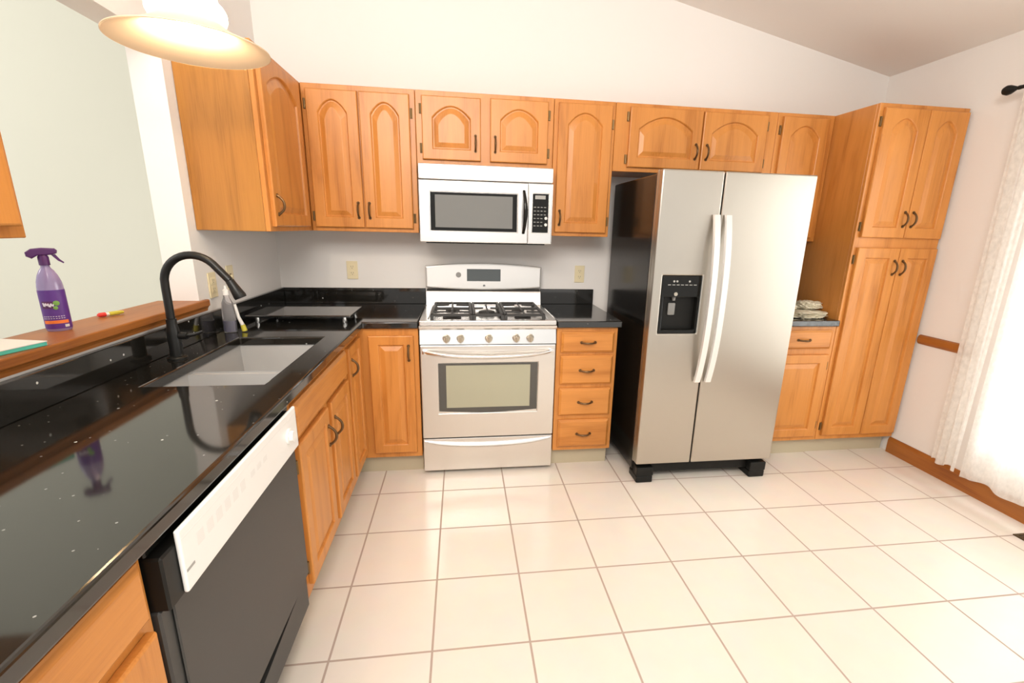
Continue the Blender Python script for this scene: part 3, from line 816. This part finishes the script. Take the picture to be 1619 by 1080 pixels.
# ------------------------------------------------------------------ fridge
FX0, FX1, FYF = 2.103, 2.930, -0.853
t = thing('refrigerator', 'tall stainless steel side-by-side refrigerator with black sides', 'refrigerator', ((FX0 + FX1) / 2, -0.45, 0.0))
obj('body', one(box, (FX0 + .001, -0.782, 0.060), (FX1 - .001, -0.115, 1.692), 0.006), FRIDGEBLACK, t)
MFR = FY(-0.787)
DN = 0.066
bm = B(); pocket(bm, (FX0, 0.125, 0.0), (2.4245, 1.707, DN), (2.154, 2.370, 0.890, 1.195), 0.050, MFR, 0.007)
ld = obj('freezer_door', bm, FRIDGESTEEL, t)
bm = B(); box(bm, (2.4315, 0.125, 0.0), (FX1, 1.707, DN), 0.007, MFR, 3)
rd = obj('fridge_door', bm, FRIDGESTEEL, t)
# dispenser
bm = B(); cells(bm, [2.1545, 2.168, 2.356, 2.3695], [0.8905, 0.910, 1.084, 1.1945], lambda i, j: not (i == 1 and j == 1), 0.030, 0.0675, MFR, 0.003)
ds = obj('dispenser', bm, BLACKGLOSS, ld)
obj('dispenser_recess', one(box, (2.156, 0.892, 0.0165), (2.368, 1.193, 0.0295), 0, MFR), BLACK, ds)
bm = B()
for u in (2.205, 2.222, 2.290): disc(bm, (u + 0.012, 1.166, 0.0676), 0.0055, 0.001, 14, MFR)
for k in range(7): box(bm, (2.185 + k * 0.0235, 1.146, 0.0676), (2.185 + k * 0.0235 + 0.016, 1.1495, 0.0682), 0, MFR)
obj('dispenser_marks', bm, GREYMARK, ds)
bm = B(); disc(bm, (2.232, 1.100, 0.0676), 0.010, 0.003, 18, MFR)
obj('indicator', bm, NICKEL, ds, True)
bm = B(); box(bm, (2.210, 0.985, 0.0300), (2.250, 1.050, 0.042), 0.006, MFR, 2); tube(bm, [(2.236, 1.083, 0.04), (2.236, 1.062, 0.044)], [0.012, 0.007], 12, MFR)
obj('paddle', bm, mat('grey_paddle', (0.20, 0.20, 0.19, 1), 0.3), ds, True)
for nm, par_, hx in (('handle', ld, 2.400), ('handle', rd, 2.462)):
    bm = B(); hp = []; rr = []
    for k in range(25):
        s = -1 + 2 * k / 24
        hp.append((hx, 1.060 + s * 0.440, DN + 0.012 + 0.048 * (1 - abs(s) ** 2.6)))
    for a, b in zip(hp, hp[1:]): pass
    # flat curved strap, 28 mm wide
    V = []
    for (u, v, n_) in hp:
        V.append([bm.verts.new((u - 0.019, v, n_ - 0.002)), bm.verts.new((u - 0.015, v, n_ + 0.010)), bm.verts.new((u + 0.015, v, n_ + 0.010)), bm.verts.new((u + 0.019, v, n_ - 0.002)), bm.verts.new((u + 0.015, v, n_ - 0.008)), bm.verts.new((u - 0.015, v, n_ - 0.008))])
    for a, b in zip(V, V[1:]):
        for i in range(6): bm.faces.new((a[i], a[(i + 1) % 6], b[(i + 1) % 6], b[i]))
    bm.faces.new(V[0]); bm.faces.new(V[-1][::-1])
    for s in (-1, 1): box(bm, (hx - 0.012, 1.060 + s * 0.428 - 0.012, DN + 0.0003), (hx + 0.012, 1.060 + s * 0.428 + 0.012, DN + 0.012), 0.003)
    bm.transform(MFR)
    obj(nm, bm, WHITEBAR, par_, True)
obj('kick_grille', one(box, (FX0 + 0.01, -0.800, 0.045), (FX1 - 0.01, -0.7835, 0.118), 0.004), BLACK, t)
for x in (FX0 + 0.012, FX1 - 0.112):
    obj('roller_foot', one(box, (x, -0.842, 0.0008), (x + 0.10, -0.72, 0.0445 if x < 0 else 0.0445), 0.008, IDM, 2), BLACK, t)
    obj('roller_cover', one(box, (x, -0.845, 0.0448), (x + 0.10, -0.8005, 0.100), 0.006, IDM, 2), BLACK, t)
for x in (FX0 + 0.05, FX1 - 0.09):
    obj('rear_foot', one(box, (x, -0.20, 0.0008), (x + 0.05, -0.15, 0.0595)), BLACK, t)

# ------------------------------------------------------------------ dishwasher
t = thing('dishwasher', 'black dishwasher with a white control panel under the long worktop', 'dishwasher', (0.3, -2.09, 0.0))
DW0, DW1 = -2.380, -1.688
MD = FX(0.572)
obj('body', one(box, (0.02, DW0 + .004, 0.10), (0.5605, DW1 - .004, 0.868), 0.004), BLACK, t)
obj('top_rail', one(box, (DW0, 0.842, -0.011), (DW1, 0.872, 0.012), 0.003, MD), BLACKGLOSS, t)
bm = B(); box(bm, (DW0, 0.730, -0.011), (DW1, 0.8415, 0.036), 0.004, MD)
ch = obj('control_housing', bm, BLACK, t)
obj('control_panel', one(box, (DW0 + 0.040, 0.735, 0.0362), (DW1 - 0.030, 0.868, 0.046), 0.006, MD, 3), WHITEPL, ch)
cpn = ch.children[0]
bm = B(); disc(bm, (DW1 - 0.105, 0.800, 0.0462), 0.024, 0.006, 28, MD); disc(bm, (DW1 - 0.105, 0.800, 0.0523), 0.016, 0.010, 28, MD)
obj('dial', bm, WHITEPL, cpn, True)
bm = B()
box(bm, (DW0 + 0.045, 0.846, 0.0461), (DW1 - 0.036, 0.8474, 0.0464), 0, MD)
for k in range(6): box(bm, (DW0 + 0.09 + k * 0.037, 0.800, 0.0461), (DW0 + 0.115 + k * 0.037, 0.828, 0.0464), 0.0, MD)
for k in range(3): box(bm, (DW0 + 0.33 + k * 0.037, 0.808, 0.0461), (DW0 + 0.355 + k * 0.037, 0.824, 0.0464), 0.0, MD)
obj('button_marks', bm, mat('faint_grey_print', (0.80, 0.79, 0.76, 1), 0.5), cpn)
bm = B(); box(bm, (DW0 + 0.045, 0.776, 0.0461), (DW0 + 0.072, 0.782, 0.0464), 0, MD)
obj('emblem', bm, GREYMARK, cpn)
bm = B()
box(bm, (DW0, 0.225, -0.011), (DW1, 0.729, 0.016), 0.004, MD)
box(bm, (DW0 + 0.03, 0.240, 0.0162), (DW1 - 0.004, 0.722, 0.022), 0.003, MD)
obj('door_panel', bm, CHARCOAL, t)
bm = B(); prism(bm, [(DW0, 0.105), (DW1, 0.105), (DW1, 0.222), (DW1 - 0.10, 0.215), (DW0 + 0.20, 0.175), (DW0, 0.222)], -0.011, 0.010, MD)
obj('access_panel', bm, CHARCOAL, t)
obj('toe_kick', one(box, (0.03, DW0 + .004, 0.0), (0.50, DW1 - .004, 0.099)), BLACK, t)

# ------------------------------------------------------------------ pendant lamp over the sink
LX, LY, LZ = 0.368, -1.500, 1.897
t = thing('pendant_lamp', 'lit pendant lamp with a wide flared white shade over the sink', 'lamp', (LX, LY, LZ))
ML = Matrix.Translation((LX, LY, LZ))
bm = B(); prof = [(0.202, 0.0), (0.2015, 0.003), (0.190, 0.007), (0.165, 0.017), (0.135, 0.030), (0.110, 0.043), (0.088, 0.060)]
inner_p = [(r - 0.0015, z - 0.0035) for r, z in prof[::-1]][:-1] + [(0.1995, -0.001)]
lathe(bm, prof + inner_p, 64, ML)
bmesh.ops.remove_doubles(bm, verts=bm.verts[:], dist=1e-6)
obj('lamp_shade', bm, SHADE, t, True)
bm = B(); lathe(bm, [(0.0865, 0.059), (0.092, 0.064), (0.0985, 0.078), (0.0985, 0.094), (0.092, 0.108), (0.082, 0.115), (0.078, 0.130), (0.070, 0.185), (0.050, 0.215), (0.022, 0.228), (0.0, 0.229)], 48, ML)
obj('glass_dome', bm, OPAL, t, True)
bm = B(); lathe(bm, [(0, 0.2295), (0.022, 0.2295), (0.020, 0.27), (0.008, 0.285), (0, 0.285)], 24, ML)
obj('fitting', bm, WHITEPL, t, True)
zc = ceil_z(LX)
obj('cord', one(tube, [(LX, LY, LZ + 0.285), (LX, LY, zc - 0.03)], 0.004, 8), WHITEPL, t, True)
bm = B(); lathe(bm, [(0, -0.030), (0.03, -0.030), (0.055, -0.015), (0.06, 0.0), (0, 0.0)], 24, Matrix.Translation((LX, LY, ceil_z(LX + 0.06) - 0.001)))
obj('ceiling_rose', bm, WHITEPL, t, True)
bm = B(); lathe(bm, [(0, 0.030), (0.016, 0.034), (0.027, 0.048), (0.030, 0.062), (0.026, 0.078), (0.016, 0.100), (0.013, 0.125), (0.013, 0.2288), (0, 0.2288)], 24, ML)
obj('bulb', bm, BULB, t, True)

# ------------------------------------------------------------------ wall outlets
def outlet(M, u, v, label, group, kind='outlet'):
    t = thing('wall_outlet' if kind == 'outlet' else 'wall_switch', label, 'outlet' if kind == 'outlet' else 'switch', tuple(M @ Vector((u, v, 0))), group)
    obj('cover_plate', one(box, (u - 0.034, v - 0.057, 0.0008), (u + 0.034, v + 0.057, 0.0065), 0.003, M, 2), ALMOND, t)
    if kind == 'outlet':
        for s in (-1, 1):
            sk = obj('socket', one(box, (u - 0.017, v + s * 0.0195 - 0.0145, 0.0068), (u + 0.017, v + s * 0.0195 + 0.0145, 0.009), 0.002, M, 2), ALMOND, t)
            bm = B()
            for q in (-0.006, 0.006): box(bm, (u + q - 0.0013, v + s * 0.0195 - 0.001, 0.0091), (u + q + 0.0013, v + s * 0.0195 + 0.008, 0.0094), 0, M)
            disc(bm, (u, v + s * 0.0195 - 0.007, 0.0091), 0.0025, 0.0003, 10, M)
            obj('slots', bm, SLOT, sk)
    else:
        obj('toggle', one(box, (u - 0.005, v - 0.004, 0.0068), (u + 0.005, v + 0.012, 0.016), 0.002, M, 2), ALMOND, t)
        obj('toggle_recess', one(box, (u - 0.009, v - 0.018, 0.0066), (u + 0.009, v + 0.018, 0.0069), 0, M), SLOT, t)
outlet(FY(0), 0.440, 1.128, 'almond outlet on the back wall left of the stove', 'almond wall plates')
outlet(FY(0), 1.930, 1.118, 'almond outlet on the back wall right of the stove', 'almond wall plates')
outlet(FX(0), -0.832, 1.128, 'almond outlet on the left wall beside the end of the oak ledge', 'almond wall plates')
outlet(FX(0), -0.657, 1.146, 'almond wall switch behind the spray head of the black tap', 'almond wall plates', 'switch')

# ------------------------------------------------------------------ things on the worktop and ledge
# black glass board on four small feet in the corner
t = thing('cutting_board', 'black glass board raised on small steel feet in the corner of the worktop', 'board', (0.30, -0.52, ZC1))
obj('board_top', one(box, (0.050, -0.665, 0.944), (0.558, -0.370, 0.955), 0.002), mat('black_board_glass', (0.010, 0.010, 0.009, 1), 0.05, spec=1.0, IOR=1.9), t)
for x in (0.098, 0.522):
    for y in (-0.640, -0.395):
        bm = B(); lathe(bm, [(0, 0), (0.011, 0), (0.0125, 0.010), (0.0105, 0.0292), (0, 0.0292)], 16, Matrix.Translation((x, y, ZC1 + 0.0005)))
        obj('foot', bm, CHROME, t, True)

# spray bottle on the ledge; its nozzle points to the right of the picture
t = thing('spray_bottle', 'purple trigger spray bottle standing on the oak ledge', 'bottle', (-0.097, -1.558, 1.0752))
ang = math.atan2(0.61, 0.79)
MS = Matrix.Translation((-0.097, -1.558, 1.0753)) @ Matrix.Rotation(ang, 4, 'Z')
hw_ = 0.0300
prof = [(0, 0.0), (0.90, 0.0), (0.97, 0.004), (1.0, 0.012), (1.0, 0.120), (0.985, 0.135), (0.92, 0.150), (0.76, 0.168), (0.55, 0.182), (0.36, 0.190), (0.33, 0.197), (0, 0.197)]
bm = B(); lathe(bm, [(r * hw_, z) for r, z in prof], 40, MS, 1.0, 0.80)
bt = obj('bottle', bm, LILAC, t, True)
bm = B(); lathe(bm, [(1.006 * hw_, 0.008), (1.016 * hw_, 0.010), (1.016 * hw_, 0.123), (1.006 * hw_, 0.125)], 40, MS, 1.0, 0.80)
obj('label', bm, LABELP, bt, True)
def on_bottle(a, z, e=0.0006):
    r = 1.016 * hw_ + e
    return MS @ Vector((r * math.cos(a), r * 0.80 * math.sin(a) - 0.0 , z))
def band(z0, z1, a0, a1, m, name, e=0.0006):
    bm = B(); k = 14; R = []
    for i in range(k + 1):
        a = a0 + (a1 - a0) * i / k
        R.append([bm.verts.new(on_bottle(a, z0, e)), bm.verts.new(on_bottle(a, z1, e))])
    for p, q in zip(R, R[1:]): bm.faces.new((p[0], q[0], q[1], p[1]))
    obj(name, bm, m, bt)
F0 = -PI / 2        # the side towards the kitchen
band(0.024, 0.034, F0 - 1.15, F0 + 0.85, ORANGE, 'orange_band')
band(0.004 + 0.008, 0.020, F0 + 0.45, F0 + 0.85, PALEMARK, 'white_patch')
band(0.070, 0.092, F0 - 1.0, F0 - 0.05, mat('dark_plum_print', (0.10, 0.02, 0.10, 1), 0.5), 'plum_patch', 0.0004)
bm = B()
for row, z in ((0, 0.046), (1, 0.040)):
    for k in range(9):
        a = F0 - 1.05 + k * 0.19
        tube(bm, [on_bottle(a, z, 0.001), on_bottle(a + 0.11, z, 0.001)], 0.0009, 5)
obj('small_print', bm, INKWHITE, bt)
bm = B()
for k, (dz, hh) in enumerate(((0, 0.012), (0.002, 0.009), (-0.002, 0.012), (0, 0.010))):
    a = F0 - 0.82 + k * 0.2
    tube(bm, [on_bottle(a, 0.076 + dz + hh, 0.001), on_bottle(a + 0.05, 0.078 + dz, 0.001), on_bottle(a + 0.12, 0.077 + dz, 0.001), on_bottle(a + 0.15, 0.076 + dz + hh * 0.8, 0.001)], 0.0016, 6)
obj('white_script', bm, INKWHITE, bt)
bm = B()
for (a, z, r) in ((F0 + 0.16, 0.086, 0.0075), (F0 + 0.05, 0.072, 0.0055)):
    c = on_bottle(a, z, 0.0012); lathe(bm, [(0, 0.001), (r, 0.0), (r, -0.0006)], 14, Matrix.Translation(c) @ Matrix.Rotation(ang, 4, 'Z') @ Matrix.Rotation(PI / 2, 4, 'X'))
obj('leaf_mark', bm, GREEN, bt)
bm = B(); lathe(bm, [(0, 0.1975), (0.0125, 0.1975), (0.0125, 0.222), (0.010, 0.226), (0, 0.226)], 24, MS)
hd = obj('trigger_head', bm, PURPLE, t, True)
bm = B()
prism(bm, [(-0.035, 0.224), (-0.024, 0.217), (-0.010, 0.2265), (0.009, 0.2265), (0.020, 0.228), (0.031, 0.232), (0.033, 0.240), (0.028, 0.246), (0.0, 0.248), (-0.023, 0.245), (-0.036, 0.235)], -0.012, 0.012, MS @ frame((0, 0, 0), (1, 0, 0), (0, 0, 1), (0, -1, 0)), 0.004)
obj('nozzle_housing', bm, PURPLE, hd)
bm = B(); prism(bm, [(0.018, 0.227), (0.027, 0.229), (0.035, 0.214), (0.043, 0.205), (0.041, 0.202), (0.030, 0.210)], -0.006, 0.006, MS @ frame((0, 0, 0), (1, 0, 0), (0, 0, 1), (0, -1, 0)))
obj('trigger', bm, PURPLE, hd)

# red and yellow stick on the ledge
t = thing('marker_pen', 'small red and yellow stick-shaped item lying on the oak ledge', 'pen', (-0.11, -1.32, 1.0752))
MPn = Matrix.Translation((-0.115, -1.330, 1.0835)) @ Matrix.Rotation(math.atan2(0.62, 0.30), 4, 'Z') @ Matrix.Rotation(PI / 2, 4, 'Y') @ Matrix.Diagonal((0.75, 0.75, 0.62, 1))
bm = B(); lathe(bm, [(0, -0.045), (0.006, -0.045), (0.0105, -0.036), (0.0105, -0.008), (0, -0.008)], 14, MPn); obj('cap', bm, RED, t, True)
bm = B(); lathe(bm, [(0, -0.0075), (0.008, -0.0075), (0.008, 0.010), (0, 0.010)], 14, MPn); obj('collar', bm, PAPER, t, True)
bm = B(); lathe(bm, [(0, 0.0105), (0.0100, 0.0105), (0.0098, 0.055), (0.006, 0.085), (0, 0.087)], 14, MPn); obj('barrel', bm, YELLOW, t, True)

# white pad with a teal edge at the left end of the ledge
t = thing('notepad', 'white pad with a teal edge lying on the oak ledge at the left', 'notepad', (-0.06, -1.82, 1.0752))
MN = Matrix.Translation((-0.075, -1.85, 1.0755)) @ Matrix.Rotation(math.radians(-12), 4, 'Z')
obj('pad_block', one(box, (-0.075, -0.11, 0.0), (0.072, 0.11, 0.010), 0.001, MN), TEAL, t)
obj('top_sheet', one(box, (-0.076, -0.111, 0.0102), (0.073, 0.111, 0.0125), 0.0005, MN), PAPER, t)

# soap bottle and dish brush behind the tap
t = thing('soap_bottle', 'clear plastic soap bottle standing at the backsplash behind the tap', 'bottle', (0.068, -0.862, ZC1))
MQ = Matrix.Translation((0.068, -0.862, ZC1 + 0.0006))
bm = B(); lathe(bm, [(0, 0), (0.026, 0), (0.029, 0.004), (0.028, 0.10), (0.024, 0.135), (0.013, 0.160), (0.012, 0.172), (0, 0.172)], 24, MQ, 1.0, 0.7)
obj('bottle', bm, CLEARPL, t, True)
bm = B(); lathe(bm, [(0, 0.004), (0.024, 0.004), (0.024, 0.055), (0, 0.055)], 24, MQ, 1.0, 0.66); obj('liquid', bm, DISH, t, True)
bm = B(); lathe(bm, [(0, 0.1725), (0.013, 0.1725), (0.012, 0.195), (0.006, 0.199), (0.004, 0.215), (0, 0.215)], 20, MQ); obj('cap', bm, WHITEPL, t, True)
t = thing('dish_brush', 'white handled brush with a yellow end leaning beside the soap bottle', 'brush', (0.113, -0.845, ZC1))
bm = B(); tube(bm, [(0.120, -0.858, 0.948), (0.108, -0.862, 0.985), (0.101, -0.866, 1.045)], [0.0085, 0.0075, 0.006], 10); obj('handle', bm, WHITEPL, t, True)
bm = B(); tube(bm, [(0.125, -0.856, 0.9190), (0.120, -0.858, 0.9475)], [0.012, 0.010], 12); obj('brush_head', bm, YELLOW, t, True)

# cloths on the small worktop
def cloth_blob(name, c, s, m, label, seed, top=None, p=2.6, rz=0.0):
    bm = B(); bmesh.ops.create_icosphere(bm, subdivisions=5, radius=1.0)
    for v in bm.verts:
        q = v.co
        k = (abs(q.x) ** p + abs(q.y) ** p + abs(q.z) ** p) ** (-1 / p)
        q = q * k
        n1 = mnoise.noise(q * 1.7 + Vector((seed, 0, 0))); n2 = mnoise.noise(q * 4.5 + Vector((0, seed, 0)))
        f = 1 + 0.16 * n1 + 0.20 * n2 + 0.10 * mnoise.noise(q * 9 + Vector((seed, seed, 0)))
        z = q.z * f
        if z < -0.8: z = -0.8
        v.co = Vector((q.x * f * s[0], q.y * f * s[1], (z + 0.8) / 1.8 * s[2]))
    bm.transform(Matrix.Translation(c) @ Matrix.Rotation(rz, 4, 'Z'))
    return tag(obj(name, bm, m, None, True), label, 'cloth')
cloth_blob('folded_cloth', (3.268, -0.47, ZC1 + 0.0008), (0.125, 0.105, 0.040), CLOTH, 'flat folded cream cloth lying on the small worktop by the pantry', 3.1, p=4)
cloth_blob('crumpled_cloth', (3.325, -0.455, ZC1 + 0.046), (0.080, 0.062, 0.048), CLOTH, 'crumpled cream cloth on top of the folded cloth, nearer the pantry', 8.7, rz=0.3)
cloth_blob('crumpled_cloth', (3.175, -0.455, ZC1 + 0.046), (0.050, 0.055, 0.028), CLOTHG, 'small cream cloth with green patches on the folded cloth, beside the fridge', 5.2)

# ------------------------------------------------------------------ curtain, rod, floor register
XCU = 3.905
t = thing('curtain_rod', 'black curtain rod with a teardrop finial on the right wall', 'curtain rod', (XCU, -0.85, 2.15))
obj('rod', one(tube, [(XCU, -0.915, 2.150), (XCU, -2.95, 2.150)], 0.009, 12), BLACK, t, True)
MFN = frame((XCU, -0.9145, 2.150), (1, 0, 0), (0, 0, 1), (0, 1, 0))
bm = B(); lathe(bm, [(0, 0), (0.010, 0), (0.010, 0.010), (0.007, 0.014), (0.013, 0.026), (0.022, 0.046), (0.024, 0.060), (0.018, 0.075), (0, 0.082)], 24, MFN)
obj('finial', bm, BLACK, t, True)
for y in (-0.96, -2.90):
    bm = B(); tube(bm, [(XR - 0.0008, y, 2.120), (XR - 0.02, y, 2.120), (XCU, y, 2.1405)], 0.006, 8); disc(bm, (0, 0, 0), 0.02, 0.006, 16, frame((XR - 0.0008, y, 2.120), (0, 1, 0), (0, 0, 1), (-1, 0, 0)))
    obj('bracket', bm, BLACK, t, True)
def curtain(label, y_top, y_bot, z0, z1, folds, x0, amp, seed):
    bm = B(); nu, nv = 150, 36; rows = []
    for j in range(nv + 1):
        f = j / nv; z = z1 + (z0 - z1) * f
        a, b = y_top[0] + (y_bot[0] - y_top[0]) * f, y_top[1] + (y_bot[1] - y_top[1]) * f
        row = []
        for i in range(nu + 1):
            s = i / nu
            ph = 2 * PI * folds * s + 0.5 * math.sin(3 * f + seed) + 0.8 * mnoise.noise(Vector((s * 5, f * 1.2, seed)))
            am = amp * (0.55 + 0.45 * f) * (0.7 + 0.6 * mnoise.noise(Vector((s * 4, seed, f))))
            zz = z + (0.012 * math.sin(ph * 0.5 + seed) * f if j == nv else 0)
            row.append(bm.verts.new((x0 + am * math.sin(ph), a + (b - a) * s, zz)))
        rows.append(row)
    for p, q in zip(rows, rows[1:]):
        for i in range(nu): bm.faces.new((p[i], q[i], q[i + 1], p[i + 1]))
    o = obj('curtain', bm, LACE, None, True)
    tag(o, label, 'curtain', 'white lace curtains on the black rod')
    return o
curtain('narrow white lace curtain panel nearest the pantry', (-0.930, -1.085), (-0.965, -1.100), 0.135, 2.163, 3, XCU, 0.016, 1.3)
curtain('wide white lace curtain panel in front of the bright window', (-1.110, -2.85), (-1.130, -2.85), 0.125, 2.163, 14, XCU - 0.004, 0.022, 4.4)

t = thing('floor_register', 'dark brown metal floor register by the right wall', 'vent', (3.87, -1.64, 0.0))
bm = B(); cells(bm, [3.822, 3.837, 3.917, 3.932], [-1.80, -1.785, -1.505, -1.490], lambda i, j: not (i == 1 and j == 1), 0.0006, 0.006, IDM, 0.001, 1)
obj('register_frame', bm, VENTM, t)
bm = B()
for k in range(14): box(bm, (3.8375, -1.780 + k * 0.0198, 0.001), (3.9165, -1.770 + k * 0.0198, 0.005))
obj('louvres', bm, VENTM, t)
obj('duct', one(box, (3.8375, -1.7845, 0.0003), (3.9165, -1.5055, 0.0008)), BLACK, t)
